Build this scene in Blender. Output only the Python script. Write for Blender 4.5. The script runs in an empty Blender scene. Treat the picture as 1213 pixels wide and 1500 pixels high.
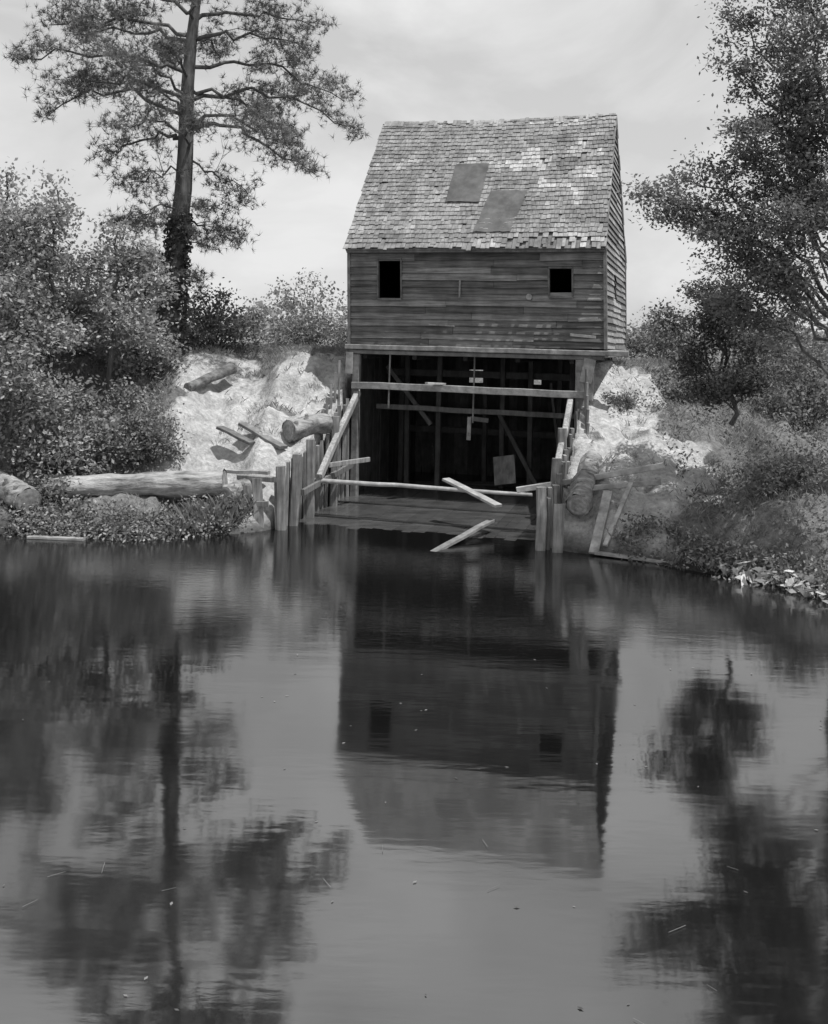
import bpy, math, random
import numpy as np
from mathutils import Vector, Matrix
random.seed(7); rng=np.random.default_rng(7)
sc=bpy.context.scene
sc.view_settings.view_transform='Standard'; sc.view_settings.look='None'; sc.view_settings.exposure=0

# ------------------------------------------------------------------ materials
def newmat(name):
    m=bpy.data.materials.new(name); m.use_nodes=True
    nt=m.node_tree; nt.nodes.clear()
    out=nt.nodes.new('ShaderNodeOutputMaterial')
    return m,nt,out
def N(nt,t,**k):
    n=nt.nodes.new(t)
    for a,b in k.items(): setattr(n,a,b)
    return n
def noise(nt,scale,detail=6,rough=.6,vec=None,dist=0):
    n=N(nt,'ShaderNodeTexNoise'); n.inputs['Scale'].default_value=scale
    n.inputs['Detail'].default_value=detail; n.inputs['Roughness'].default_value=rough
    n.inputs['Distortion'].default_value=dist
    if vec is not None: nt.links.new(vec,n.inputs['Vector'])
    return n
def coords(nt,scale=(1,1,1)):
    tc=N(nt,'ShaderNodeTexCoord'); mp=N(nt,'ShaderNodeMapping'); mp.inputs['Scale'].default_value=scale
    nt.links.new(tc.outputs['Object'],mp.inputs['Vector']); return mp.outputs[0]
def mrange(nt,val,a,b,c,d):
    r=N(nt,'ShaderNodeMapRange'); nt.links.new(val,r.inputs[0])
    for i,v in enumerate((a,b,c,d)): r.inputs[i+1].default_value=v
    return r.outputs[0]
def math_(nt,op,a,b):
    m=N(nt,'ShaderNodeMath',operation=op)
    for i,v in enumerate((a,b)):
        if isinstance(v,(int,float)): m.inputs[i].default_value=v
        else: nt.links.new(v,m.inputs[i])
    return m.outputs[0]
def comb(nt,v):
    c=N(nt,'ShaderNodeCombineColor')
    for i in range(3): nt.links.new(v,c.inputs[i])
    return c.outputs[0]
def attr(nt,name='tone'):
    a=N(nt,'ShaderNodeAttribute'); a.attribute_name=name; return a.outputs['Fac']
def wood(name,base,scale,var=.5,rough=.85,bump=.4,bd=.02):
    m,nt,out=newmat(name)
    v=coords(nt,scale)
    n1=noise(nt,1.0,8,.65,v); n2=noise(nt,2.3,4,.6,coords(nt,(1,1,1)))
    a=mrange(nt,n1.outputs[0],.3,.7,1-var,1+var)
    b=mrange(nt,n2.outputs[0],.3,.7,.7,1.3)
    val=math_(nt,'MULTIPLY',math_(nt,'MULTIPLY',a,b),math_(nt,'MULTIPLY',attr(nt),base))
    p=N(nt,'ShaderNodeBsdfPrincipled'); p.inputs['Roughness'].default_value=rough
    p.inputs['Specular IOR Level'].default_value=.25
    nt.links.new(comb(nt,val),p.inputs['Base Color'])
    bp=N(nt,'ShaderNodeBump'); bp.inputs['Strength'].default_value=bump; bp.inputs['Distance'].default_value=bd
    nt.links.new(n1.outputs[0],bp.inputs['Height']); nt.links.new(bp.outputs[0],p.inputs['Normal'])
    nt.links.new(p.outputs[0],out.inputs[0]); return m
def leafmat(name,base,trans=.3):
    m,nt,out=newmat(name)
    val=math_(nt,'MULTIPLY',attr(nt),base); c=comb(nt,val)
    d=N(nt,'ShaderNodeBsdfDiffuse')
    t=N(nt,'ShaderNodeBsdfTranslucent'); mx=N(nt,'ShaderNodeMixShader'); mx.inputs[0].default_value=trans
    nt.links.new(c,d.inputs['Color']); nt.links.new(c,t.inputs['Color'])
    nt.links.new(d.outputs[0],mx.inputs[1]); nt.links.new(t.outputs[0],mx.inputs[2]); nt.links.new(mx.outputs[0],out.inputs[0])
    return m

M_clap=wood('weathered_clapboard',.14,(1.2,14,22),.55)
M_vert=wood('weathered_plank',.17,(16,16,1.4),.5)
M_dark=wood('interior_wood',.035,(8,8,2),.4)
M_inner=wood('interior_framing',.06,(8,8,2),.4)  # both interior woods darkened: shade inside the mill put into the colour
M_beam=wood('timber',.24,(5,5,5),.4)
M_pale=wood('pale_timber',.36,(6,6,6),.3)
M_shin=wood('wood_shingle',.215,(14,5,5),.35)
M_tin=wood('roofing_patch',.095,(3,3,3),.3,.8,.2)
M_bark=wood('bark',.10,(7,7,1.5),.6,.95,1.0)
M_log=wood('log_bark',.23,(1.6,7,7),.75,.95,1.0,.06)
M_logend=wood('log_end_grain',.26,(9,9,9),.4)
M_leafL=leafmat('leaves_light',.29,.35)
M_leafM=leafmat('leaves_mid',.18,.35)
M_leafD=leafmat('leaves_dark',.11)
M_need=leafmat('pine_needles',.17,.3)
M_grass=leafmat('grass_blades',.24,.35)

# ------------------------------------------------------------------ mesh helpers
class Acc:
    def __init__(s): s.v=[]; s.f=[]; s.t=[]; s.sm=[]
    def obox(s,c,X,Y,Z,t=1.0):
        c,X,Y,Z=map(Vector,(c,X,Y,Z)); b=len(s.v)
        for k in ((-1,-1,-1),(1,-1,-1),(1,1,-1),(-1,1,-1),(-1,-1,1),(1,-1,1),(1,1,1),(-1,1,1)):
            s.v.append(tuple(c+X*k[0]+Y*k[1]+Z*k[2]))
        for f in ((0,3,2,1),(4,5,6,7),(0,1,5,4),(1,2,6,5),(2,3,7,6),(3,0,4,7)):
            s.f.append(tuple(b+i for i in f)); s.t.append(t); s.sm.append(False)
    def box(s,a,b,t=1.0):
        a=Vector(a); b=Vector(b); h=(b-a)/2
        s.obox((a+b)/2,(h.x,0,0),(0,h.y,0),(0,0,h.z),t)
    def beam(s,p0,p1,w,h,t=1.0,roll=0,n=1,jit=0):
        p0=Vector(p0); p1=Vector(p1); d=(p1-p0); L=d.length; d.normalize()
        up=Vector((0,0,1)) if abs(d.z)<.95 else Vector((0,1,0))
        sd=d.cross(up).normalized(); up=sd.cross(d).normalized()
        if roll: 
            q=Matrix.Rotation(roll,3,d); sd=q@sd; up=q@up
        b=len(s.v); c=min(w,h)*.12; rings=n+1
        prof=[(-w/2+c,-h/2),(w/2-c,-h/2),(w/2,-h/2+c),(w/2,h/2-c),(w/2-c,h/2),(-w/2+c,h/2),(-w/2,h/2-c),(-w/2,-h/2+c)]
        for i in range(rings):
            o=Vector((random.uniform(-jit,jit),random.uniform(-jit,jit),random.uniform(-jit,jit)))
            for a_,b_ in prof: s.v.append(tuple(p0+d*(L*i/n)+sd*a_+up*b_+o))
        for i in range(n):
            for k in range(8):
                s.f.append((b+i*8+k,b+i*8+(k+1)%8,b+(i+1)*8+(k+1)%8,b+(i+1)*8+k)); s.t.append(t); s.sm.append(False)
        s.f.append(tuple(b+k for k in range(7,-1,-1))); s.t.append(t*1.1); s.sm.append(False)
        s.f.append(tuple(b+n*8+k for k in range(8))); s.t.append(t*1.1); s.sm.append(False)
    def tube(s,pts,rad,seg=8,t=1.0,wob=0.0,caps=True,capt=None):
        pts=[Vector(p) for p in pts]; b=len(s.v); n=len(pts); wb=[1+random.uniform(-wob,wob) for _ in range(seg)]
        for i,p in enumerate(pts):
            d=(pts[min(i+1,n-1)]-pts[max(i-1,0)]).normalized()
            up=Vector((0,0,1)) if abs(d.z)<.9 else Vector((0,1,0))
            a=d.cross(up).normalized(); c=a.cross(d).normalized()
            for k in range(seg):
                an=2*math.pi*k/seg; r=rad[i]*wb[k]*(1+random.uniform(-wob,wob)*.5)
                s.v.append(tuple(p+a*math.cos(an)*r+c*math.sin(an)*r))
        for i in range(n-1):
            for k in range(seg):
                s.f.append((b+i*seg+k,b+i*seg+(k+1)%seg,b+(i+1)*seg+(k+1)%seg,b+(i+1)*seg+k)); s.t.append(t); s.sm.append(True)
        if caps:
            for e in (0,n-1):
                s.f.append(tuple(b+e*seg+k for k in range(seg))); s.t.append(capt if capt else t); s.sm.append(False)
    def finish(s,name,mat,parent=None,shear=False):
        v=np.array(s.v,dtype=float)
        if shear:
            z=np.maximum(v[:,2],4.2); v[:,0]+=-(z-6.77)*.027
        me=bpy.data.meshes.new(name); me.from_pydata(v.tolist(),[],s.f); me.materials.append(mat)
        at=me.attributes.new('tone','FLOAT','FACE'); at.data.foreach_set('value',np.array(s.t,dtype=np.float32))
        me.polygons.foreach_set('use_smooth',s.sm); me.update()
        o=bpy.data.objects.new(name,me); sc.collection.objects.link(o)
        if parent: o.parent=parent
        return o
def np_mesh(name,verts,nper,tone,mat,parent=None):
    F=len(verts)//nper; me=bpy.data.meshes.new(name)
    me.vertices.add(len(verts)); me.vertices.foreach_set('co',verts.astype(np.float32).ravel())
    me.loops.add(len(verts)); me.loops.foreach_set('vertex_index',np.arange(len(verts),dtype=np.int32))
    me.polygons.add(F); me.polygons.foreach_set('loop_start',np.arange(F,dtype=np.int32)*nper)
    me.update(calc_edges=True); me.materials.append(mat)
    at=me.attributes.new('tone','FLOAT','FACE'); at.data.foreach_set('value',tone.astype(np.float32))
    o=bpy.data.objects.new(name,me); sc.collection.objects.link(o)
    if parent: o.parent=parent
    return o
def unit(a): return a/np.maximum(np.linalg.norm(a,axis=1,keepdims=True),1e-6)
def leaves(name,C,size,mat,parent=None,aspect=.55,tone=None,flat=.35):
    n=len(C); d=unit(rng.normal(size=(n,3))); nrm=rng.normal(size=(n,3)); nrm[:,2]+=flat*3; nrm=unit(nrm)
    d=unit(d-nrm*(d*nrm).sum(1,keepdims=True)); s=np.cross(nrm,d)
    L=size*rng.uniform(.6,1.35,(n,1)); W=L*aspect
    V=np.stack([C-d*L*.5,C+s*W*.5-d*L*.05,C+d*L*.5,C-s*W*.5-d*L*.05],1).reshape(-1,3)
    if tone is None: tone=np.ones(n)
    return np_mesh(name,V,4,tone*rng.uniform(.6,1.4,n),mat,parent)
def needles(name,C,ln,mat,parent,k=14,w=.02,tone=None):
    n=len(C); ax=rng.normal(size=(n,3))*.5; ax[:,2]+=.5; ax=unit(ax)
    d=unit(np.repeat(ax,k,0)*.7+rng.normal(size=(n*k,3))*.75); s=unit(np.cross(d,rng.normal(size=(n*k,3))))
    c=np.repeat(C,k,0); L=ln*rng.uniform(.7,1.2,(n*k,1))
    V=np.stack([c-s*w*.5,c+s*w*.5,c+d*L],1).reshape(-1,3)
    t=np.repeat((tone if tone is not None else np.ones(n))*rng.uniform(.7,1.3,n),k)
    return np_mesh(name,V,3,t,mat,parent)
def empty(name,loc=(0,0,0),rz=0):
    e=bpy.data.objects.new(name,None); e.location=loc; e.rotation_euler[2]=rz; sc.collection.objects.link(e); return e

# ------------------------------------------------------------------ terrain
R16=math.radians(16); CE,SE=math.cos(R16),math.sin(R16)
WLx,WLy=-1.763,27.416
def toL(x,y):
    dx=x-WLx; dy=y-WLy; return dx*CE-dy*SE, dx*SE+dy*CE
def W(lx,ly,z): return Vector((WLx+lx*CE+ly*SE, WLy-lx*SE+ly*CE, z))
LAT=rng.random((256,256))
def vn(x,y):
    xi=np.floor(x).astype(int); yi=np.floor(y).astype(int); fx=x-xi; fy=y-yi
    fx=fx*fx*(3-2*fx); fy=fy*fy*(3-2*fy)
    g=lambda a,b: LAT[a%256,b%256]
    return (g(xi,yi)*(1-fx)+g(xi+1,yi)*fx)*(1-fy)+(g(xi,yi+1)*(1-fx)+g(xi+1,yi+1)*fx)*fy-.5
SX=np.array([-60,-30,-20,-14,-8.3,-5.8,-4.2,-3.3,-2,3.0,3.67,5.35,7.0,9.0,11,13,60.])
SY=np.array([-25,4,16,20.5,21.7,21.3,22.3,22.8,22.8,21.2,21.0,19.9,17.9,14.,6,-5,-200.])
def ss(a,b,x):
    t=np.clip((x-a)/(b-a),0,1); return t*t*(3-2*t)
def height(x,y,carve=True):
    x=np.asarray(x,float); y=np.asarray(y,float)
    sh=np.interp(x,SX,SY)+vn(x*1.1,y*0+3)*.5; sl=(np.interp(x+.7,SX,SY)-np.interp(x-.7,SX,SY))/1.4
    t=(y-sh)/np.sqrt(1+np.minimum(sl*sl,40))
    A=np.interp(t,[-6,-2,0,.3,1,2.2,3.6,5,5.9,7,400],[-2,-1.2,0,.35,.85,1.5,2.25,3.3,3.85,3.95,3.95])
    B=np.interp(t,[-6,-2,0,.4,1.9,2.7,4.2,6,7.5,9,400],[-2,-1.2,0,.25,.5,1.0,2.3,3.3,3.8,3.95,3.95])
    C=np.interp(t,[-6,-2,0,.4,1.5,3,5,6.5,7.5,400],[-2,-1.2,0,.3,.95,1.9,3.0,3.65,3.75,3.75])
    wl=ss(-3.6,-4.6,x); wr=ss(4.2,6,x)
    h=A*(1-wl)*(1-wr)+B*wl+C*wr
    nb=np.interp(3.0-y,[-8,0,2.5,6,400],[-2,0,2.4,2.7,3.0]); h=np.maximum(h,nb)
    up=ss(.1,1.2,t)
    rill=-np.abs(vn(x*1.3+7,y*.45))*.6-np.abs(vn(x*3.1,y*1.0+30))*.26
    h=h+up*(vn(x*.55,y*.55)*.5+vn(x*1.7+9,y*1.7)*.34+vn(x*4.5,y*4.5+5)*.16+(rill+.18)*ss(7,5.5,t))*np.where(t<7,1,.35)
    h=h+up*np.where(y>60,vn(x*.02,y*.02)*1.2,0)
    lx,ly=toL(x,y)
    near=ss(1.2,.2,np.abs(lx-3.3)-3.3)*ss(-1,.3,ly)*ss(8,7,ly)
    h=np.where(h>3.9,h*(1-near)+3.85*near,h)
    if carve:
        pit=(lx>-.05)&(lx<6.27)&(ly>-9)&(ly<6.5); h=np.where(pit,-.7,h)
        pit2=(lx>.8)&(lx<6.0)&(ly>=6.5)&(ly<13); h=np.where(pit2,2.5,h)
    return h
def ax(lo,hi,st,olo,ohi):
    c=list(np.arange(lo,hi+1e-6,st)); s=st; a=lo
    L=[]; 
    while a>olo: s*=1.35; a-=s; L.append(a)
    R=[]; s=st; a=c[-1]
    while a<ohi: s*=1.35; a+=s; R.append(a)
    return np.array(L[::-1]+c+R)
gx=ax(-14,13,.11,-900,900); gy=ax(14,37,.11,-150,1500)
X,Y=np.meshgrid(gx,gy); H=height(X,Y)
nx,ny=len(gx),len(gy)
idx=np.arange(nx*ny).reshape(ny,nx)
Fq=np.stack([idx[:-1,:-1],idx[:-1,1:],idx[1:,1:],idx[1:,:-1]],-1).reshape(-1,4)
me=bpy.data.meshes.new('ground'); me.from_pydata(np.stack([X,Y,H],-1).reshape(-1,3).tolist(),[],Fq.tolist())
def vegmask(x,y):
    n=vn(x*.8+4,y*.8)*.9+vn(x*2.3,y*2.3+2)*.5+vn(x*6,y*6)*.25
    left=ss(-5.6,-6.8,x+ (y-25)*.25+n*1.2)
    right=ss(5.9,7.2,x-(25-y)*-.14+n*1.7)*.95
    lowr=ss(21.9,20.9,y+n)*ss(4.9,5.7,x)
    lowl=ss(24.0,23.3,y+n*.6)*ss(-3.7,-4.3,x)
    far=ss(28.3,29.6,y+n*2.2)
    edge=ss(.12,.4,n)*.6
    return np.clip(np.maximum.reduce([left,right,lowr,lowl,far,edge]),0,1)
VG=vegmask(X,Y).ravel()
at=me.attributes.new('veg','FLOAT','POINT'); at.data.foreach_set('value',VG.astype(np.float32))
me.polygons.foreach_set('use_smooth',[True]*len(me.polygons)); me.update()
g=bpy.data.objects.new('ground',me); sc.collection.objects.link(g)
m,nt,out=newmat('sandy_bank'); co=coords(nt)
n1=noise(nt,2.2,10,.65,co); n2=noise(nt,9,8,.7,co); n3=noise(nt,.5,5,.6,co)
sand=math_(nt,'MULTIPLY',mrange(nt,n1.outputs[0],.35,.65,.32,.55),mrange(nt,n2.outputs[0],.3,.7,.6,1.2))
soil=math_(nt,'MULTIPLY',mrange(nt,n2.outputs[0],.3,.7,.07,.23),mrange(nt,n3.outputs[0],.3,.7,.8,1.3))
fac=mrange(nt,math_(nt,'ADD',attr(nt,'veg'),mrange(nt,n1.outputs[0],.3,.7,-.3,.3)),.35,.65,0,1)
mix=N(nt,'ShaderNodeMix'); nt.links.new(fac,mix.inputs[0]); nt.links.new(sand,mix.inputs[2]); nt.links.new(soil,mix.inputs[3])
geo=N(nt,'ShaderNodeNewGeometry'); sx=N(nt,'ShaderNodeSeparateXYZ'); nt.links.new(geo.outputs['Position'],sx.inputs[0])
wet=mrange(nt,sx.outputs[2],.05,.45,.25,1.0)
p=N(nt,'ShaderNodeBsdfPrincipled'); p.inputs['Roughness'].default_value=.95; p.inputs['Specular IOR Level'].default_value=.1
nt.links.new(comb(nt,math_(nt,'MULTIPLY',mix.outputs[0],wet)),p.inputs['Base Color'])
bp=N(nt,'ShaderNodeBump'); bp.inputs['Strength'].default_value=.9; bp.inputs['Distance'].default_value=.14
nt.links.new(math_(nt,'ADD',n1.outputs[0],math_(nt,'MULTIPLY',n2.outputs[0],.5)),bp.inputs['Height']); nt.links.new(bp.outputs[0],p.inputs['Normal'])
nt.links.new(p.outputs[0],out.inputs[0]); g.data.materials.append(m)

# ------------------------------------------------------------------ water
me=bpy.data.meshes.new('pond_water'); me.from_pydata([(-70,-30,0),(70,-30,0),(70,45,0),(-70,45,0)],[],[(0,1,2,3)])
w=bpy.data.objects.new('pond_water',me); sc.collection.objects.link(w)
m,nt,out=newmat('pond_water'); co=coords(nt,(1,1,1)); cs=coords(nt,(.8,2.6,1))
r1=noise(nt,.9,3,.5,cs); r2=noise(nt,4.5,4,.6,cs); r3=noise(nt,.35,2,.5,co)
sxy=N(nt,'ShaderNodeSeparateXYZ'); nt.links.new(co,sxy.inputs[0])
race=mrange(nt,sxy.outputs[1],13,20,.08,1.0)
hh=math_(nt,'ADD',math_(nt,'MULTIPLY',r1.outputs[0],.7),math_(nt,'MULTIPLY',r2.outputs[0],race))
bp=N(nt,'ShaderNodeBump'); bp.inputs['Strength'].default_value=.40; bp.inputs['Distance'].default_value=.010
nt.links.new(hh,bp.inputs['Height'])
gl=N(nt,'ShaderNodeBsdfGlossy'); gl.inputs['Color'].default_value=(.88,.88,.88,1)
nt.links.new(mrange(nt,r3.outputs[0],.35,.65,.035,.085),gl.inputs['Roughness']); nt.links.new(bp.outputs[0],gl.inputs['Normal'])
df=N(nt,'ShaderNodeBsdfDiffuse'); df.inputs['Color'].default_value=(.006,.006,.006,1)
fr=N(nt,'ShaderNodeFresnel'); fr.inputs['IOR'].default_value=1.33
mx=N(nt,'ShaderNodeMixShader'); nt.links.new(mrange(nt,fr.outputs[0],0,1,.29,.95),mx.inputs[0])
nt.links.new(df.outputs[0],mx.inputs[1]); nt.links.new(gl.outputs[0],mx.inputs[2]); nt.links.new(mx.outputs[0],out.inputs[0])
w.data.materials.append(m)

# ------------------------------------------------------------------ MILL
mill=empty('wooden_mill',(WLx,WLy,0),-R16)
LN=6.75; DP=6.5; ZS=4.2; ZE=6.75; 
RS=math.sqrt(3.5**2+4.03**2); sy,sz=3.5/RS,4.03/RS
def clap(acc,face,x0,x1,zlo,zhi,wins,clipfn=None,ex=.172):
    z=zlo
    while z<zhi-.03:
        zt=min(z+ex+.035,zhi+.05); zc=(z+zt)/2; a,b=x0,x1
        if clipfn: 
            a,b=clipfn(z+ex*.6)
            if b-a<.15: z+=ex; continue
        spans=[(a,b)]
        for (wa,wb,wz0,wz1) in wins:
            if z+ex*.5>wz0 and z+ex*.5<wz1:
                ns=[]
                for p,q in spans:
                    if p<wa: ns.append((p,min(q,wa)))
                    if q>wb: ns.append((max(p,wb),q))
                spans=[s for s in ns if s[1]-s[0]>.02]
        for p,q in spans:
            cuts=[p]; c=p+random.uniform(1.5,3.6)
            while c<q-.5: cuts.append(c); c+=random.uniform(2.0,3.6)
            cuts.append(q)
            for i in range(len(cuts)-1):
                u0=cuts[i]+.004; u1=cuts[i+1]-.004; tone=random.uniform(.6,1.5)
                dz=random.uniform(-.018,.018); rot=random.uniform(-.018,.018)*(2/max(u1-u0,1))
                hl=(u1-u0)/2; hz=(zt-z)/2; out_=.036+random.uniform(0,.018)
                face(acc,(u0+u1)/2,zc+dz,hl,hz,rot,out_,tone)
        z+=ex
def f_front(acc,u,z,hl,hz,rot,o,t): acc.obox((u,-o*.6,z),(hl,0,rot*hl),(0,.009,0),(0,o*.5,hz),t)
def f_back(acc,u,z,hl,hz,rot,o,t): acc.obox((u,DP+o*.6,z),(hl,0,rot*hl),(0,.009,0),(0,-o*.5,hz),t)
def f_right(acc,u,z,hl,hz,rot,o,t): acc.obox((LN+o*.6,u,z),(0,hl,rot*hl),(.009,0,0),(-o*.5,0,hz),t*1.6)  # right gable boards toned lighter: the sunlit side is put into the colour
def f_left(acc,u,z,hl,hz,rot,o,t): acc.obox((-o*.6,u,z),(0,hl,rot*hl),(.009,0,0),(o*.5,0,hz),t)
wins=[(.80,1.42,5.45,6.46),(5.38,5.95,5.54,6.22)]
A=Acc(); clap(A,f_front,0,LN,ZS,ZE,wins)
clap(A,f_back,0,LN,ZS,ZE,[])
def gab(z):
    if z<ZE: return (0,DP)
    k=(z-ZE+.1)*3.5/4.03; return (k-.2,DP-k+.2)
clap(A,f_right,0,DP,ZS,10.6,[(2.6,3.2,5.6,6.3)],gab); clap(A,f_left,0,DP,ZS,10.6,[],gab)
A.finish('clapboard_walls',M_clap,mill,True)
A=Acc()
def panel_front(y):
    xs=[.02,.80,1.42,5.38,5.95,LN-.02]
    A.box((xs[0],y,ZS),(xs[1],y+.03,ZE)); A.box((xs[2],y,ZS),(xs[3],y+.03,ZE)); A.box((xs[4],y,ZS),(xs[5],y+.03,ZE))
    A.box((.80,y,ZS),(1.42,y+.03,5.45)); A.box((.80,y,6.46),(1.42,y+.03,ZE))
    A.box((5.38,y,ZS),(5.95,y+.03,5.54)); A.box((5.38,y,6.22),(5.95,y+.03,ZE))
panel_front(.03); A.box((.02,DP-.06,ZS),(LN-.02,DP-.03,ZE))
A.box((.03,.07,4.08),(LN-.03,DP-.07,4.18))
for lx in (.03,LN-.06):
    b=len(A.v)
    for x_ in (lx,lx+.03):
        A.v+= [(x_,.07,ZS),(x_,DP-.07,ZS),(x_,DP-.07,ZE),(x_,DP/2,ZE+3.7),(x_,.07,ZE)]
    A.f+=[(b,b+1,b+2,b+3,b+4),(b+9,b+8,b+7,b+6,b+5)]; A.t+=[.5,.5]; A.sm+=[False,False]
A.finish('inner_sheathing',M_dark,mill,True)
A=Acc()
for (a,b,z0,z1) in wins:
    A.beam((a-.02,-.045,z0-.04),(b+.02,-.045,z0-.04),.10,.05,.7); A.beam((a-.02,-.045,z1+.03),(b+.02,-.045,z1+.03),.07,.05,.5)
    A.box((a-.04,-.07,z0-.01),(a+.005,.05,z1),.5); A.box((b-.005,-.07,z0-.01),(b+.04,.05,z1),.5)
for lx in (-.035,LN+.035):
    A.box((lx-.04,-.075,ZS),(lx+.04,.06,ZE-.02),.7); A.box((lx-.04,DP-.06,ZS),(lx+.04,DP+.07,ZE-.02),.7)
A.beam((-.12,-.06,4.13),(7.35,-.06,4.10),.22,.13,.9,n=8,jit=.008)
A.beam((0,-.02,3.99),(LN,-.02,3.97),.16,.11,.6,n=6,jit=.006)
A.beam((0,DP,4.08),(LN,DP,4.08),.22,.22,1); A.beam((LN-.02,.1,4.08),(LN-.02,DP-.12,4.08),.22,.2,.9); A.beam((.02,.1,4.08),(.02,DP-.12,4.08),.22,.2,.8)
A.beam((-.05,-.18,6.70),(LN+.05,-.18,6.70),.03,.12,.6)
for lx in (-.06,LN+.06):
    for sgn in (0,1):
        y0=-.2 if sgn==0 else DP+.2
        A.beam((lx,y0,6.72),(lx,3.25,6.72+3.45*4.03/3.5),.03,.14,.8)
A.beam((3.03,-.09,5.45),(3.05,-.09,5.95),.05,.02,.9); A.beam((2.2,-.09,4.75),(2.9,-.09,4.72),.02,.04,.9); 
A.tube([(4.86,-.10,5.50),(4.86,-.05,5.50)],[.08,.08],12,1.2)
A.beam((5.9,-.09,4.55),(6.55,-.09,4.50),.02,.07,1.4); A.beam((6.1,-.09,4.95),(6.6,-.09,4.98),.02,.05,1.2)  # pale strips standing in for streaks of grazing light on the clapboards
A.finish('trim_and_light_streaks',M_beam,mill,True)
A=Acc()
for sgn in (0,1):
    ym=lambda y: y if sgn==0 else DP-y
    c=Vector((LN/2,ym(-.25+1.75),6.77+2.015-.07)); 
    S=Vector((0,sy*(1 if sgn==0 else -1),sz))*(RS/2-.02); Nn=Vector((0,-sz*(1 if sgn==0 else -1),sy))*.02
    A.obox(c,(LN/2+.03,0,0),S,Nn,.7)
A.finish('roof_deck',M_beam,mill,True)
A=Acc(); rows=30; exs=RS/rows
def blob(x,s,cx,cs,rx,rs): return max(0,1-((x-cx)/rx)**2-((s-cs)/rs)**2)
for sgn in (0,1):
    dy=1 if sgn==0 else -1
    S=Vector((0,sy*dy,sz)); Nn=Vector((0,-sz*dy,sy))
    for r in range(rows+1):
        x=-.06-random.uniform(0,.06); s0=r*exs-.03
        rowt=random.uniform(.9,1.1)
        while x<LN+.03:
            wd=random.uniform(.075,.16); wd=min(wd,LN+.09-x)
            q=r/rows; cx=x+wd/2
            nz=float(vn(np.array(cx*1.1+20*sgn),np.array(q*6.0))); nz2=float(vn(np.array(cx*2.2+5),np.array(q*13.0+40*sgn)))
            t=rowt*random.uniform(.84,1.14)*(1+.35*nz)
            lost=0
            if sgn==0:
                pt=blob(cx,q,5.4,.62,1.2,.2)+blob(cx,q,4.4,.7,.6,.15)*.8+blob(cx,q,6.2,.45,.4,.2)*.7+blob(cx,q,.9,.62,.9,.07)*.7+blob(cx,q,3.0,.68,1.0,.07)*.5+blob(cx,q,5.2,.03,1.6,.05)*1.0+blob(cx,q,5.5,.98,1.2,.05)*.6
                if pt>0 and nz2+random.uniform(-.07,.07)>.16-.28*pt: t*=1.5+random.uniform(0,.15); 
                if pt>0 and random.random()<.08*pt: lost=1
                if r<=1 and 3.4<cx<6.6 and random.random()<.35: lost=1
            if random.random()<.012: lost=1
            if nz2<-.34: t*=.75
            if not lost:
                L=exs*1.9; off=random.uniform(-.02,.02) - (random.uniform(0,.07) if random.random()<.12 else 0)
                if r==0: off-=random.uniform(0,.06)
                s_lo=s0+off; s_hi=min(s0+L,RS+.01+random.uniform(-.01,.03))
                if s_hi-s_lo>.03:
                    sm=(s_lo+s_hi)/2; y=-.25+sy*sm; yy=y if sgn==0 else DP-y
                    sag=-.07*math.sin(math.pi*min(1,max(0,cx/LN)))*q
                    c=Vector((cx,yy,6.77+sz*sm+sag))+Nn*(.014+random.uniform(0,.008))
                    tilt=Nn*(-.014-random.uniform(0,.012))
                    A.obox(c,(wd/2-.003,0,random.uniform(-.004,.004)),S*((s_hi-s_lo)/2)+tilt,Nn*.008,t)
            x+=wd+.002
x=-.05
while x<LN+.02:
    wd=random.uniform(.08,.2); sag=-.07*math.sin(math.pi*min(1,max(0,x/LN)))+random.uniform(-.02,.03)
    if random.random()>.15:
        A.obox((x+wd/2,3.22,10.80+sag),(wd/2-.002,0,0),(0,.08,.09),(0,-.008,.006),random.uniform(.8,1.4))
    x+=wd
A.finish('shingle_roof',M_shin,mill,True)
A=Acc(); S=Vector((0,sy,sz)); Nn=Vector((0,-sz,sy))
def patch(x0,x1,q0,q1,sk,t):
    nu,nv=10,12; b=len(A.v)
    for j in range(nv+1):
        for i in range(nu+1):
            f=i/nu; h=j/nv; s=(q0+(q1-q0)*h)*RS
            ex=random.uniform(-.012,.012) if i in(0,nu) else 0; es=random.uniform(-.02,.02) if j in(0,nv) else 0
            P=Vector((x0+(x1-x0)*f+sk*(h-.5)*2+ex,-.25+sy*(s+es),6.77+sz*(s+es)-.03))+Nn*(.062+.02*float(vn(np.array(f*4+x0),np.array(h*4)))+(.02 if j==0 else 0))
            A.v.append(tuple(P))
    for j in range(nv):
        for i in range(nu):
            o=b+j*(nu+1)+i; A.f.append((o,o+1,o+nu+2,o+nu+1)); A.t.append(t*random.uniform(.95,1.05)); A.sm.append(True)
patch(2.45,3.40,.325,.63,.03,1.0); patch(3.50,4.50,.10,.41,.14,1.1)
A.finish('roof_patches',M_tin,mill,True)
A=Acc()
def planks(acc,p0,p1,z0,z1f,w=.24,th=.035,tone=(.6,1.2),gap=.012):
    p0=Vector(p0); p1=Vector(p1); d=(p1-p0); L=d.length; d.normalize(); n=Vector((-d.y,d.x,0)); s=0
    while s<L-.05:
        ww=min(w*random.uniform(.75,1.25),L-s); c=p0+d*(s+ww/2); zt=z1f((s+ww/2)/L)
        acc.obox(Vector((c.x,c.y,(z0+zt)/2))+n*random.uniform(-.012,.012),d*(ww/2-gap/2),n*th,Vector((random.uniform(-.01,.01),0,(zt-z0)/2)),random.uniform(*tone))
        s+=ww
planks(A,(.02,.12,0),(.02,DP-.1,0),-.6,lambda f:3.98)
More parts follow.
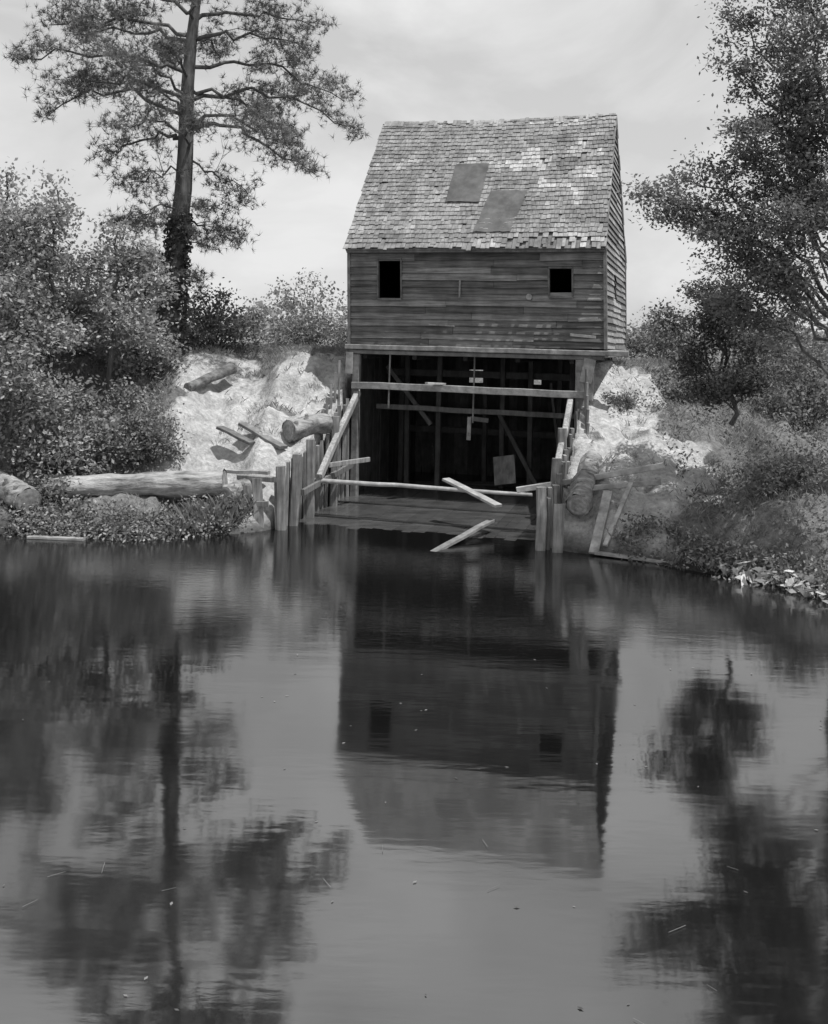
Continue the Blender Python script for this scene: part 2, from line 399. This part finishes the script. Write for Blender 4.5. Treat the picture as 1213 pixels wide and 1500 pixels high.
planks(A,(6.22,.12,0),(6.22,DP-.1,0),-.6,lambda f:3.98)
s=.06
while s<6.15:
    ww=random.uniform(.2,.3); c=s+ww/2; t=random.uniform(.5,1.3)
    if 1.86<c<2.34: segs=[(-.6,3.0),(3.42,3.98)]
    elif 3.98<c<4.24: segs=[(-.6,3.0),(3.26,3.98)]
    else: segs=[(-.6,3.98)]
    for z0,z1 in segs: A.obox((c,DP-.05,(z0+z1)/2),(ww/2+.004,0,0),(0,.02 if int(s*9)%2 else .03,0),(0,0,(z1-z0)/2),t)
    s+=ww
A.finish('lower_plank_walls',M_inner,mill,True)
A=Acc()
for lx,ly,wd in ((.18,-.02,.2),(6.17,-.02,.24)): A.beam((lx,ly,-.6),(lx,ly,3.92),wd,.2,.7,n=4,jit=.008)
A.beam((6.42,.0,2.9),(6.42,0,3.92),.16,.14,1.1); A.beam((6.3,-.1,3.35),(6.42,-.12,3.95),.3,.05,1.0); A.beam((.0,-.14,3.4),(.02,-.14,3.98),.2,.05,1.1)
A.beam((.1,-.16,3.10),(6.3,-.16,3.04),.10,.18,1.0,n=8,jit=.01)
A.beam((1.1,-.02,2.5),(1.12,-.02,3.95),.04,.04,.6); A.beam((3.38,.1,2.2),(3.4,.1,3.95),.04,.05,.6); A.beam((3.28,.08,1.75),(3.3,.08,2.35),.10,.09,.9)
A.beam((2.25,-.45,3.22),(2.65,-.1,3.20),.16,.05,1.6)
A.finish('front_framing',M_beam,mill,True)
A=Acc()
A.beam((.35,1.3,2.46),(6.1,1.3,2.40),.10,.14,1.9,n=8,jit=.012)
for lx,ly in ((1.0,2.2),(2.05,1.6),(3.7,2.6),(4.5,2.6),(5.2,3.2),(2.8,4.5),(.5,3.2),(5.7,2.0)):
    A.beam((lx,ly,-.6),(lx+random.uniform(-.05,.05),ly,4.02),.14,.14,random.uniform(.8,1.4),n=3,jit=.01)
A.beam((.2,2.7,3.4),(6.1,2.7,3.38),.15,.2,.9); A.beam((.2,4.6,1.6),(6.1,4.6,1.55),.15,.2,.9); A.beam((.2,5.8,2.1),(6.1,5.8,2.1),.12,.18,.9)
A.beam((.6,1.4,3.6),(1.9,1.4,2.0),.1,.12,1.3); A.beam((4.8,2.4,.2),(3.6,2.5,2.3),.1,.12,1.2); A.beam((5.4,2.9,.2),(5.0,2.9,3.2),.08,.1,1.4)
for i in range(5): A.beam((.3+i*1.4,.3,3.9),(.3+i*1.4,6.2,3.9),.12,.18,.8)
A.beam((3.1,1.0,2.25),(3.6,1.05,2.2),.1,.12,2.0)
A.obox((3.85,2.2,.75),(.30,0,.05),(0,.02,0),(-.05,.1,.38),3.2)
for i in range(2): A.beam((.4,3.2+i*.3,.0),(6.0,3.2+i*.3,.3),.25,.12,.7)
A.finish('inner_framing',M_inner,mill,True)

# ------------------------------------------------------------------ apron (long planks with a film of water)
A=Acc(); s=0.06
while s<6.1:
    ww=random.uniform(.22,.32); c=s+ww/2; jz=random.uniform(-.006,.006)
    A.beam(W(c,2.8,.17+jz),W(c,-5.5+random.uniform(-.1,.1),-.075+jz),min(ww,6.12-s)-.004,.05,random.uniform(.88,1.12)); s+=ww
for ly,z in ((-1.0,.098),(-2.9,.045)): A.beam(W(.1,ly,z),W(6.1,ly,z),.07,.04,.5)
m,nt,out=newmat('wet_planks'); v=coords(nt,(.8,2.4,1.5)); n1=noise(nt,2,6,.6,v)
bp=N(nt,'ShaderNodeBump'); bp.inputs['Strength'].default_value=.5; bp.inputs['Distance'].default_value=.012; nt.links.new(n1.outputs[0],bp.inputs['Height'])
p=N(nt,'ShaderNodeBsdfPrincipled'); p.inputs['Roughness'].default_value=.22; p.inputs['Specular IOR Level'].default_value=.9
nt.links.new(comb(nt,math_(nt,'MULTIPLY',attr(nt),mrange(nt,n1.outputs[0],.3,.7,.035,.08))),p.inputs['Base Color']); nt.links.new(bp.outputs[0],p.inputs['Normal']); nt.links.new(p.outputs[0],out.inputs[0])
A.finish('spillway_apron',m)

# ------------------------------------------------------------------ wing walls
def topz(ly): return float(np.interp(ly,[-4.9,-4.6,-3.6,-2.1,0],[1.15,1.35,1.55,1.85,2.95]))
A=Acc(); ly=-4.75
while ly<-.1:
    wd=random.uniform(.2,.34); zt=topz(ly)+random.uniform(-.16,.12)
    lean=random.uniform(-.05,.05); th=random.uniform(.05,.10)
    A.beam(W(.05+random.uniform(-.04,.04),ly+wd/2,-.6),W(.03+lean,ly+wd/2+random.uniform(-.04,.04),zt),th,wd-.02,random.uniform(.7,1.35),n=3,jit=.008)
    ly+=wd+random.choice([0,.01,.05])
for ly,zt in ((-4.7,1.42),(-4.1,1.65),(-3.0,1.9),(-1.5,2.35)):
    A.beam(W(.2,ly,-.6),W(.18+random.uniform(-.08,.08),ly+random.uniform(-.08,.08),zt),.2,.22,random.uniform(.9,1.3),n=3,jit=.015)
A.beam(W(.30,.0,2.92),W(.30,-2.75,.95),.14,.18,1.7,n=4,jit=.012)
A.beam(W(.32,-2.2,1.18),W(.95,-.9,1.22),.08,.12,1.4)
A.beam(W(.30,-3.8,.72),W(.30,-.3,1.0),.08,.15,.8)
A.beam(W(-1.15,-4.2,1.05),W(.1,-4.75,1.12),.12,.12,1.4); A.beam(W(-.9,-4.9,.55),W(-.05,-4.95,.6),.06,.12,1.0)
A.beam(W(-.22,-4.95,-.3),W(-.38,-4.9,1.15),.22,.08,1.2,n=3,jit=.01); A.beam(W(-.5,-4.85,-.3),W(-.66,-4.8,.95),.18,.06,.9,n=3,jit=.01)
for i in range(5): A.beam(W(-.12-.02*i,-.35-i*.22,2.2),W(-.12-.03*i,-.35-i*.22,3.75-i*.32),.05,.2,random.uniform(.9,1.3))
A.finish('plank_wing_wall',M_vert)
A=Acc(); ly=-4.7
while ly<-.1:
    wd=random.uniform(.2,.34); zt=topz(ly)-.12+random.uniform(-.16,.16)
    A.beam(W(6.2+random.uniform(-.05,.05),ly+wd/2,-.6),W(6.2+random.uniform(-.06,.06),ly+wd/2,zt),random.uniform(.06,.1),wd-.02,random.uniform(.8,1.4),n=3,jit=.008)
    ly+=wd+random.choice([0,.01,.05])
for ly,zt in ((-4.75,1.3),(-4.3,1.05),(-3.1,1.75),(-1.6,2.3)):
    A.beam(W(6.05,ly,-.6),W(6.07+random.uniform(-.06,.06),ly,zt),.2,.18,random.uniform(.9,1.3),n=3,jit=.015)
A.beam(W(6.4,-4.85,-.3),W(6.42,-4.85,1.0),.22,.06,1.1)
A.beam(W(6.02,.0,2.95),W(6.02,-2.3,1.5),.14,.18,1.7,n=4,jit=.012)
for i in range(5): A.beam(W(6.42+.03*i,-.3-i*.22,2.0),W(6.42+.04*i,-.3-i*.22,3.7-i*.32),.05,.2,random.uniform(.9,1.4))
A.finish('plank_wing_wall',M_vert)

# ------------------------------------------------------------------ poles, boards and logs
def single(name,mat,fn):
    a=Acc(); fn(a); return a.finish(name,mat)
def wavy(p0,p1,n,j):
    p0=Vector(p0); p1=Vector(p1); return [p0.lerp(p1,i/n)+Vector((random.uniform(-j,j),random.uniform(-j,j),random.uniform(-j,j)))*(0 if i in(0,n) else 1) for i in range(n+1)]
single('boom_pole',M_pale,lambda a:a.tube(wavy((-2.4,24.8,.86),(2.75,23.0,.88),10,.02),[.055-.0015*i for i in range(11)],9,.8,.08))
single('wooden_beam',M_pale,lambda a:a.beam((2.4,22.95,.98),(5.5,22.1,1.72),.10,.13,.95,n=6,jit=.012))
single('wooden_beam',M_beam,lambda a:a.beam((3.45,22.3,1.12),(5.35,21.75,1.40),.12,.12,1.1,n=4,jit=.012))
single('loose_board',M_pale,lambda a:a.beam((.82,24.0,1.06),(1.98,22.8,.64),.24,.06,.8,n=3,jit=.008))
single('loose_board',M_pale,lambda a:a.beam((.45,20.8,-.03),(1.85,22.9,.30),.15,.07,.5,n=4,jit=.012))
single('loose_board',M_beam,lambda a:a.beam((3.75,20.7,.06),(4.25,21.9,1.15),.2,.05,1.2))
single('loose_board',M_beam,lambda a:a.beam((4.0,20.8,.2),(4.75,21.9,1.35),.1,.05,1.4))
single('loose_board',M_pale,lambda a:a.beam((3.8,20.75,.06),(5.2,20.0,.04),.14,.06,.8))
single('loose_board',M_beam,lambda a:a.beam((-8.0,21.3,.03),(-6.8,21.2,.025),.16,.05,1.0))
def log(p0,p1,r0,r1,tone=1.0,n=10):
    e=empty('log'); a=Acc(); pts=wavy(p0,p1,n,.03)
    knot=[1+random.uniform(-.07,.07) for i in range(n+1)]
    a.tube(pts,[(r0+(r1-r0)*i/n)*knot[i] for i in range(n+1)],20,tone,.09,caps=False); 
    for i in range(2):
        P=pts[random.randint(1,n-1)]; dd=Vector((random.uniform(-.3,.3),-random.uniform(.2,.9),random.uniform(.4,1))).normalized(); a.tube([P+dd*r0*.7,P+dd*(r0*1.25)],[.07,.05],8,tone*.9,.1)
    a.finish('bark',M_log,e)
    a=Acc()
    for P,Q,r in ((pts[0],pts[1],r0*knot[0]),(pts[-1],pts[-2],r1*knot[-1])):
        d=(P-Q).normalized(); up=Vector((0,0,1)); s=d.cross(up).normalized(); u=s.cross(d)
        b=len(a.v); a.v.append(tuple(P+d*.015)); rings=5
        for k in range(1,rings+1):
            for j in range(20):
                an=2*math.pi*j/20; rr=r*.97*k/rings*(1+random.uniform(-.02,.02)); a.v.append(tuple(P+d*(.015 if k<rings else 0)+s*math.cos(an)*rr+u*math.sin(an)*rr))
        for j in range(20):
            a.f.append((b,b+1+j,b+1+(j+1)%20)); a.t.append(.8); a.sm.append(False)
        for k in range(rings-1):
            for j in range(20):
                o=b+1+k*20; a.f.append((o+j,o+(j+1)%20,o+20+(j+1)%20,o+20+j)); a.t.append([.95,.85,1.0,.7][k%4]*random.uniform(.9,1.1)); a.sm.append(False)
    a.finish('cut_ends',M_logend,e)
log((-8.35,23.1,.78),(-4.25,23.2,.95),.25,.31,1.15,14)
log((-4.2,22.9,.72),(-3.65,23.7,.85),.24,.24,1.0)
log((-8.35,22.2,.62),(-9.6,23.4,.9),.30,.28,1.0)
log((-3.05,25.1,2.02),(-2.15,25.8,2.2),.27,.25,.9,6)
log((3.52,21.35,.92),(4.2,23.6,1.6),.27,.25,.9)
log((-5.95,26.8,2.95),(-5.0,28.1,3.45),.13,.16,.7,6)
single('loose_board',M_beam,lambda a:a.beam((-4.85,25.5,2.05),(-3.9,24.9,1.7),.26,.07,.5,n=3,jit=.02))
single('loose_board',M_beam,lambda a:a.beam((-4.3,25.6,2.15),(-3.1,24.6,1.65),.26,.08,.7,n=3,jit=.02))
single('loose_board',M_beam,lambda a:a.beam((-4.4,23.9,1.15),(-3.3,23.5,1.2),.14,.08,1.2,n=3,jit=.02))

# ------------------------------------------------------------------ trees
def limb(acc,p0,p1,r0,sag,n=8,j=.08,seg=7,r1=None):
    p0=Vector(p0); p1=Vector(p1); pts=[]; L=(p1-p0).length
    for i in range(n+1):
        f=i/n; p=p0.lerp(p1,f); p.z+=sag*math.sin(math.pi*f)
        if 0<i<n: p+=Vector((random.uniform(-j,j),random.uniform(-j,j),random.uniform(-j,j)))*min(1,L/2)
        pts.append(p)
    r1=r1 or r0*.2
    acc.tube(pts,[r0+(r1-r0)*(i/n)**.8 for i in range(n+1)],seg,1.0,.1,caps=False)
    return pts
def along(pts,f):
    k=f*(len(pts)-1); i=min(int(k),len(pts)-2); return pts[i].lerp(pts[i+1],k-i)
def subbr(acc,pts,r0,start,cnt,ls,anchors,upb=.15,flat=.5,lvl=2):
    d=(pts[-1]-pts[0]).normalized()
    for k in range(cnt):
        f=start+(1-start)*(k+random.random())/cnt; f=min(f,.99); p=along(pts,f)
        v=Vector((random.gauss(0,1),random.gauss(0,1),random.gauss(0,flat)))
        v=(v.normalized()*.9+d*.7+Vector((0,0,upb))).normalized(); l=ls*random.uniform(.5,1.15)*(1.15-.6*f)
        q=p+v*l
        sp=limb(acc,p,q,max(.008,r0*.28*(1.1-f)),random.uniform(-.05,.1)*l,4,.07,4,.005)
        anchors.append(q); anchors.append(sp[2]); 
        if lvl>1:
            for _ in range(3):
                pp=along(sp,random.uniform(.3,.95)); vv=(v+Vector((random.gauss(0,.8),random.gauss(0,.8),random.gauss(0,.5)))).normalized()*l*random.uniform(.3,.55)
                limb(acc,pp,pp+vv,.008,0,2,.02,3,.004); anchors.append(pp+vv)
    anchors.append(pts[-1])
def clumps(anch,n,sd,vz=.7):
    C=np.array([tuple(a) for a in anch]); C=np.repeat(C,n,0); t=np.repeat(rng.uniform(.7,1.35,len(anch)),n)
    return C+rng.normal(size=C.shape)*np.array([sd,sd,sd*vz]),t

e=empty('pine_tree'); A=Acc(); an=[]
TY=29.0
def tx(z): return -6.98+(z-3.9)*.056+.05*math.sin(z*.9)
zs=[3.3,4.0,4.6,5.5,6.5,7.5,8.5,9.5,10.5,11.5,12.5,13.5,14.5,15.5,16.5,17.3]
rr=[.42,.34,.30,.28,.27,.26,.245,.23,.21,.19,.17,.145,.12,.09,.06,.03]
A.tube([(tx(z),TY+.04*math.sin(z),z) for z in zs],rr,14,1.0,.08)
LB=[(10.2,3.8,8.8,.5),(11.0,4.8,10.4,.6),(12.0,4.3,11.5,.5),(12.75,3.3,12.6,.3),(9.3,1.7,8.3,.2),(7.5,1.2,7.2,.1),(11.4,2.7,10.0,.4),(10.6,3.2,9.4,.3),
    (10,-2.1,9.5,.2),(10.3,-3.9,10.5,.9),(11.8,-4.4,11.9,.4),(12.5,-3.3,12.8,.4),(9.1,-1.4,8.4,.1),(8.1,-1.2,7.5,.1),(10.9,-3.2,11.2,.4),(12.9,-4.2,13.2,.3),
    (13.3,3.4,13.4,.3),(13.6,-3.2,14.2,.2),(14.2,2.9,14.6,.2),(14.6,-2.6,15.2,.2),(15.1,2.2,15.6,.2),(15.5,-1.9,16.2,.1),(16,1.4,16.8,.1),(16.3,-1.1,17.2,.1)]
for z0,dx,z1,sg in LB:
    dy=random.uniform(-1.6,1.6)
    p=limb(A,(tx(z0),TY,z0),(tx(z0)+dx,TY+dy,z1),.07 if abs(dx)>2 else .04,sg,10,.17)
    subbr(A,p,.06,.3 if abs(dx)>2 else .2,int(6+abs(dx)*2.6),1.15,an,.2,.5)
for k in range(13):
    z0=9.5+k*.55; a_=random.uniform(0,6.28); l=random.uniform(1.6,3.2)*(1 if z0<14.5 else .6)
    p=limb(A,(tx(z0),TY,z0),(tx(z0)+math.cos(a_)*l*.5,TY+math.copysign(1,math.sin(a_))*l,z0+random.uniform(-.5,.8)),.055,.3,8,.1)
    subbr(A,p,.06,.4,8,1.0,an,.2,.45)
for k in range(5):
    z0=6.0+k*.5; sg=random.choice([-1,1]); p=limb(A,(tx(z0),TY,z0),(tx(z0)+sg*.9,TY-.3,z0-.1),.03,.05,4,.05); subbr(A,p,.03,.3,4,.5,an)
A.finish('trunk_and_limbs',M_bark,e)
C,t=clumps(an,4,.17,.65); needles('needles',C,.19,M_need,e,14,.015,t)
zz=rng.uniform(3.9,7.8,2600); th=rng.uniform(0,6.28,2600); rad=rng.uniform(.26,.42,2600)*(1.15-.06*(zz-3.9)); txv=-6.98+(zz-3.9)*.056
leaves('ivy',np.stack([txv+rad*np.cos(th),TY+rad*np.sin(th),zz],1),.12,M_leafD,e,.8)

def broad(name,base,top,r,limbs,mat,leafsize,nl,sd,subn=9,subl=.9,aspect=.5,lvl=2,start=.3,vz=.6):
    e=empty(name); A=Acc(); an=[]
    tp=limb(A,base,top,r,0,10,.12,10,r*.25)
    subbr(A,tp,r*.5,.6,8,subl,an,.3,.7,lvl)
    for (f,q,sg,lr) in limbs:
        p=limb(A,along(tp,f),q,lr,sg,9,.14,6); subbr(A,p,lr*.8,start,subn,subl,an,.15,.6,lvl)
    A.finish('trunk_and_limbs',M_bark,e)
    C,t=clumps(an,nl,sd,vz); leaves('leaves',C,leafsize,mat,e,aspect,t)
    return e
def rl(base,h,spread,n,zlo=.25):
    L=[]
    for i in range(n):
        f=random.uniform(zlo,.9); a=random.uniform(0,6.28); l=spread*random.uniform(.6,1.1)*(1.15-.5*f)
        L.append((f,(base[0]+math.cos(a)*l,base[1]+math.sin(a)*l,base[2]+h*f+random.uniform(.2,.9)*l*.7),random.uniform(0,.2),.03))
    return L
B=(8.5,19.8,2.0)
LR=[(.24,(4.35,19.2,7.15),.6,.06),(.25,(4.8,19.6,6.7),.5,.04),(.26,(5.2,19.8,7.6),.5,.05),(.3,(6.0,19.0,8.4),.4,.05),(.38,(6.1,19.7,9.7),.3,.05),(.42,(6.8,18.8,10.1),.2,.05),
    (.2,(5.5,19.0,6.35),.35,.05),(.18,(6.3,20.3,5.9),.3,.04),(.3,(6.7,20.0,7.9),.2,.05),(.22,(6.9,18.6,6.7),.2,.05),(.35,(6.8,20.4,8.9),.2,.05),(.17,(6.7,19.0,5.7),.2,.04),
    (.14,(6.0,19.6,5.0),.3,.04),(.27,(7.4,19.3,7.2),.2,.04),(.34,(7.6,20,8.3),.2,.04),(.42,(7.5,19.6,9.2),.2,.04),
    (.45,(6.4,20.5,11.0),.2,.05),(.5,(6.9,19.3,11.7),.2,.05),(.55,(8.0,18.5,12.1),.2,.05),(.5,(10.0,18.9,11.1),.2,.05),(.4,(10.6,20.2,9.5),.2,.05),(.3,(9.5,17.4,8.2),.3,.05),(.3,(8.2,17.4,8.4),.3,.05),(.6,(7.1,20,12.9),.2,.05)]
broad('locust_tree',B,(8.3,19.6,13.7),.2,LR,M_leafM,.09,36,.20,12,.8,.5,2,.4,.5)
B=(7.1,22.6,2.6); LR=[(.3,(5.5,22.2,4.9),.2,.04),(.3,(6.3,21.9,5.2),.2,.04),(.2,(6.0,22.4,4.0),.1,.03),(.5,(6.9,22.6,5.9),.1,.03),(.3,(7.5,22.0,4.3),.1,.03),(.15,(6.6,21.5,3.6),.1,.03),(.6,(6.3,22.9,5.5),.1,.03),(.15,(7.4,21.9,3.4),.1,.03),(.1,(6.4,22.3,3.3),.1,.03)]
broad('young_locust_tree',B,(6.7,22.4,5.2),.06,LR,M_leafD,.09,30,.18,8,.6,.5)
for nm,b,top,sp,n in (('broadleaf_tree',(-9.2,25.6,2.7),(-9.0,25.4,7.9),1.7,13),('broadleaf_tree',(-7.9,26.4,2.9),(-7.7,26.2,7.0),1.35,11),
                  ('broadleaf_tree',(-10.8,26.6,3.0),(-10.6,26.2,8.4),2.0,13),('broadleaf_tree',(-9.6,23.9,1.3),(-9.3,23.7,5.6),1.5,12)):
    broad(nm,b,top,.08,rl(b,top[2]-b[2],sp,n,.15),M_leafL,.12,15,.24,8,.75,.6,2,.3,.7)
def shrub(name,c,rad,n,mat,leafsize,k=60,sd=.16):
    e=empty(name); A=Acc(); an=[]
    z0=float(height(c[0],c[1],False))-.1
    for i in range(k):
        d=Vector((random.gauss(0,1),random.gauss(0,1),abs(random.gauss(0,1))+.1)).normalized(); f=random.uniform(.45,1.25)
        q=Vector((c[0]+d.x*rad[0]*f,c[1]+d.y*rad[1]*f,z0+.1+d.z*rad[2]*f)); an.append(q)
        if i%2==0: limb(A,(c[0]+d.x*.15,c[1]+d.y*.15,z0),q,.018,.1,4,.05,4)
    A.finish('stems',M_bark,e)
    C,t=clumps(an,n//k,sd,.8); leaves('leaves',C,leafsize,mat,e,.6,t)
shrub('shrub',(-6.1,31.0),(1.3,1.0,1.5),4200,M_leafM,.12,90,.2)
shrub('shrub',(-3.6,35.0),(2.0,1.4,2.2),6500,M_leafL,.12,120,.24)
shrub('shrub',(-1.6,33.5),(1.0,.8,1.7),3000,M_leafL,.11,60,.2)
shrub('shrub',(-8.4,24.3),(1.2,1.1,2.0),5500,M_leafL,.11,110,.2)
shrub('shrub',(-7.0,25.2),(.9,.9,1.2),4000,M_leafL,.10,80,.18)
shrub('shrub',(-6.4,24.4),(.75,.6,.95),3500,M_leafM,.09,70,.14)
shrub('shrub',(-8.2,22.9),(1.1,.6,.9),3500,M_leafM,.10,70,.15)
shrub('shrub',(-7.3,27.6),(1.0,.8,1.2),3500,M_leafL,.11,70,.18)
shrub('shrub',(-9.9,28.8),(1.6,1.2,2.6),6000,M_leafL,.13,100,.22)
shrub('shrub',(7.6,27.5),(1.2,.9,.9),2500,M_leafM,.10,60,.16)
shrub('shrub',(10.2,26.0),(1.4,1.1,1.6),4000,M_leafM,.11,70,.18)
shrub('shrub',(11.5,33.0),(2.2,1.4,1.7),4500,M_leafM,.13,80,.24)
shrub('shrub',(9.2,38.0),(1.8,1.4,1.3),3500,M_leafM,.13,70,.24)
shrub('shrub',(14.5,38.0),(2.6,1.6,2.0),4500,M_leafM,.14,80,.26)
shrub('shrub',(5.35,25.9),(.5,.4,.35),1200,M_leafM,.07,40,.1)
shrub('shrub',(7.9,21.2),(.9,.7,.6),2500,M_leafM,.09,50,.15)
A=[];T=[]
for i in range(420):
    x=rng.uniform(-110,110); y=rng.uniform(70,115); hh=rng.uniform(1.0,3.6)*(1 if x>0 else 1.3); r=rng.uniform(1.5,3.2)
    d=unit(rng.normal(size=(90,3))); d[:,2]=np.abs(d[:,2]); A.append(np.array([x,y,3.5])+d*np.array([r,r,hh])*rng.uniform(.6,1.1,(90,1))); T.append(np.full(90,rng.uniform(1.0,1.7)))
leaves('distant_trees',np.concatenate(A),.7,M_leafM,None,.8,np.concatenate(T))

# ------------------------------------------------------------------ grass and weeds
def scatter(n,x0,x1,y0,y1,f):
    x=rng.uniform(x0,x1,n); y=rng.uniform(y0,y1,n); z=height(x,y); k=rng.random(n)<f(x,y,z); return np.stack([x[k],y[k],z[k]],1)
def inpit(x,y):
    lx,ly=toL(x,y); return (lx>-.25)&(lx<6.6)&(ly>-9)&(ly<7)
C=scatter(32000,-13,12,15,36,lambda x,y,z:(vegmask(x,y)**1.5*.8)*(z>.03)*(~inpit(x,y))*(.35+1.3*(vn(x*1.6+3,y*1.6)>-.1)))
C=np.concatenate([C,scatter(2000,-5.5,6,22,29,lambda x,y,z:(vn(x*1.5,y*1.5)>.12)*(z>.4)*(~inpit(x,y))*.6)])
def blades(name,C,k,ln,w,mat,lean=.45):
    n=len(C); c=np.repeat(C,k,0)+rng.normal(size=(n*k,3))*np.array([.06,.06,0]); d=rng.normal(size=(n*k,3))*lean; d[:,2]=1; d=unit(d)
    s=unit(np.cross(d,rng.normal(size=(n*k,3)))); L=ln*rng.uniform(.4,1.4,(n*k,1)); tip=c+d*L+np.stack([d[:,0],d[:,1],-.3*np.ones(n*k)],1)*L*.3
    V=np.stack([c-s*w,c+s*w,c+d*L*.6+s*w*.7,tip],1).reshape(-1,3)
    t=np.repeat(.75+.9*(vn(C[:,0]*1.2,C[:,1]*1.2)+.4)*rng.uniform(.6,1.2,n),k)
    return np_mesh(name,V,4,t,mat)
blades('grass',C,4,.17,.008,M_grass)
def sh(x): return np.interp(x,SX,SY)
x=np.concatenate([rng.uniform(-8.6,-3.7,190),rng.uniform(4.4,8.2,150)]); y=sh(x)+rng.uniform(-.15,.9,len(x)); z=np.maximum(height(x,y),0)+.05
C0=np.stack([x,y,z],1); C1=np.repeat(C0,30,0)+rng.normal(size=(len(C0)*30,3))*np.array([.15,.15,.12]); C1[:,2]=np.maximum(C1[:,2]+.06,.02)
leaves('shore_weeds',C1,.085,M_leafM,None,.6,np.repeat(rng.uniform(.6,1.9,len(C0)),30))
x=rng.uniform(6.0,11,300); y=rng.uniform(17,27,300); z=height(x,y); k=z>.3; C0=np.stack([x,y,z],1)[k]
C1=np.repeat(C0,26,0)+rng.normal(size=(len(C0)*26,3))*np.array([.2,.2,.10])+np.array([0,0,.12])
leaves('bank_weeds',C1,.08,M_leafM,None,.55,np.repeat(rng.uniform(.5,1.5,len(C0)),26))
x=rng.uniform(5.9,8.0,30); y=sh(x)-rng.uniform(-.35,.35,30); C0=np.stack([x,y,np.full(30,.12)],1)
C1=np.repeat(C0,6,0)+rng.normal(size=(180,3))*np.array([.14,.14,.08]); C1[:,2]=np.maximum(C1[:,2],.03)
leaves('broadleaf_water_plants',C1,.27,M_leafL,None,.4,np.full(180,1.8),.3)
x=rng.uniform(-5,-3.6,60); y=sh(x)+rng.uniform(-.1,.5,60); blades('shore_reeds',np.stack([x,y,np.maximum(height(x,y),-.05)],1),7,.45,.010,M_grass,.35)
n=60; C=np.stack([rng.uniform(-5,5,n),rng.uniform(6.2,14,n),rng.uniform(.004,.010,n)],1)
th=rng.uniform(0,6.28,n); s=rng.uniform(.012,.03,(n,1)); d=np.stack([np.cos(th),np.sin(th),th*0],1); q=np.stack([-np.sin(th),np.cos(th),th*0],1)
V=np.stack([C-d*s,C+q*s*.5,C+d*s,C-q*s*.5],1).reshape(-1,3); np_mesh('floating_leaves',V,4,rng.uniform(.3,.9,n),M_leafL)
n=14; C=np.stack([rng.uniform(-3.0,3.0,n),rng.uniform(6.3,9.0,n),np.full(n,.012)],1); th=rng.uniform(0,6.28,n); d=np.stack([np.cos(th),np.sin(th),th*0],1); q=np.stack([-np.sin(th),np.cos(th),th*0],1); s=rng.uniform(.04,.09,(n,1))
V=np.stack([C-d*s-q*.002,C+d*s-q*.0015+q*s*.3,C+d*s+q*.0015+q*s*.3,C-d*s+q*.002],1).reshape(-1,3); np_mesh('floating_straws',V,4,rng.uniform(.6,1.2,n),M_grass)

# ------------------------------------------------------------------ light, sky, camera
sv=Vector((.29,-.19,.93)).normalized()
sun=bpy.data.lights.new('sun','SUN'); sun.energy=4.9; sun.angle=math.radians(.6); sun.color=(1,.995,.985)
so=bpy.data.objects.new('sun',sun); so.rotation_euler=(-sv).to_track_quat('-Z','Y').to_euler(); so.location=(10,-5,40); sc.collection.objects.link(so)
wd=bpy.data.worlds.new('World'); sc.world=wd; wd.use_nodes=True; nt=wd.node_tree; nt.nodes.clear()
o=N(nt,'ShaderNodeOutputWorld'); bg=N(nt,'ShaderNodeBackground'); bg.inputs[1].default_value=.12
sk=N(nt,'ShaderNodeTexSky'); sk.sky_type='NISHITA'; sk.sun_disc=False; sk.sun_elevation=math.asin(sv.z); sk.sun_rotation=math.atan2(sv.x,sv.y)
sk.dust_density=2.0
bw=N(nt,'ShaderNodeRGBToBW'); nt.links.new(sk.outputs[0],bw.inputs[0])
tc=N(nt,'ShaderNodeTexCoord'); mp=N(nt,'ShaderNodeMapping'); mp.inputs['Scale'].default_value=(1,1,2.0); mp.inputs['Location'].default_value=(.3,.1,.4); nt.links.new(tc.outputs['Generated'],mp.inputs[0])
cn=noise(nt,3.6,8,.55,mp.outputs[0],.4)
cf=mrange(nt,cn.outputs[0],.40,.62,.58,1.0)
mix=N(nt,'ShaderNodeMix'); nt.links.new(cf,mix.inputs[0]); nt.links.new(bw.outputs[0],mix.inputs[2]); mix.inputs[3].default_value=6.9
nt.links.new(comb(nt,mix.outputs[0]),bg.inputs[0]); nt.links.new(bg.outputs[0],o.inputs[0])

cam=bpy.data.cameras.new('camera'); co_=bpy.data.objects.new('camera',cam); sc.collection.objects.link(co_)
cam.sensor_width=36; cam.sensor_fit='AUTO'; cam.lens=35.7; cam.shift_y=-250/1500; cam.clip_end=4000; cam.clip_start=.1
co_.matrix_world=Matrix.Translation((0,0,4.3))@Matrix.Rotation(math.radians(90),4,'X')@Matrix.Rotation(math.radians(1.2),4,'Z')
sc.camera=co_
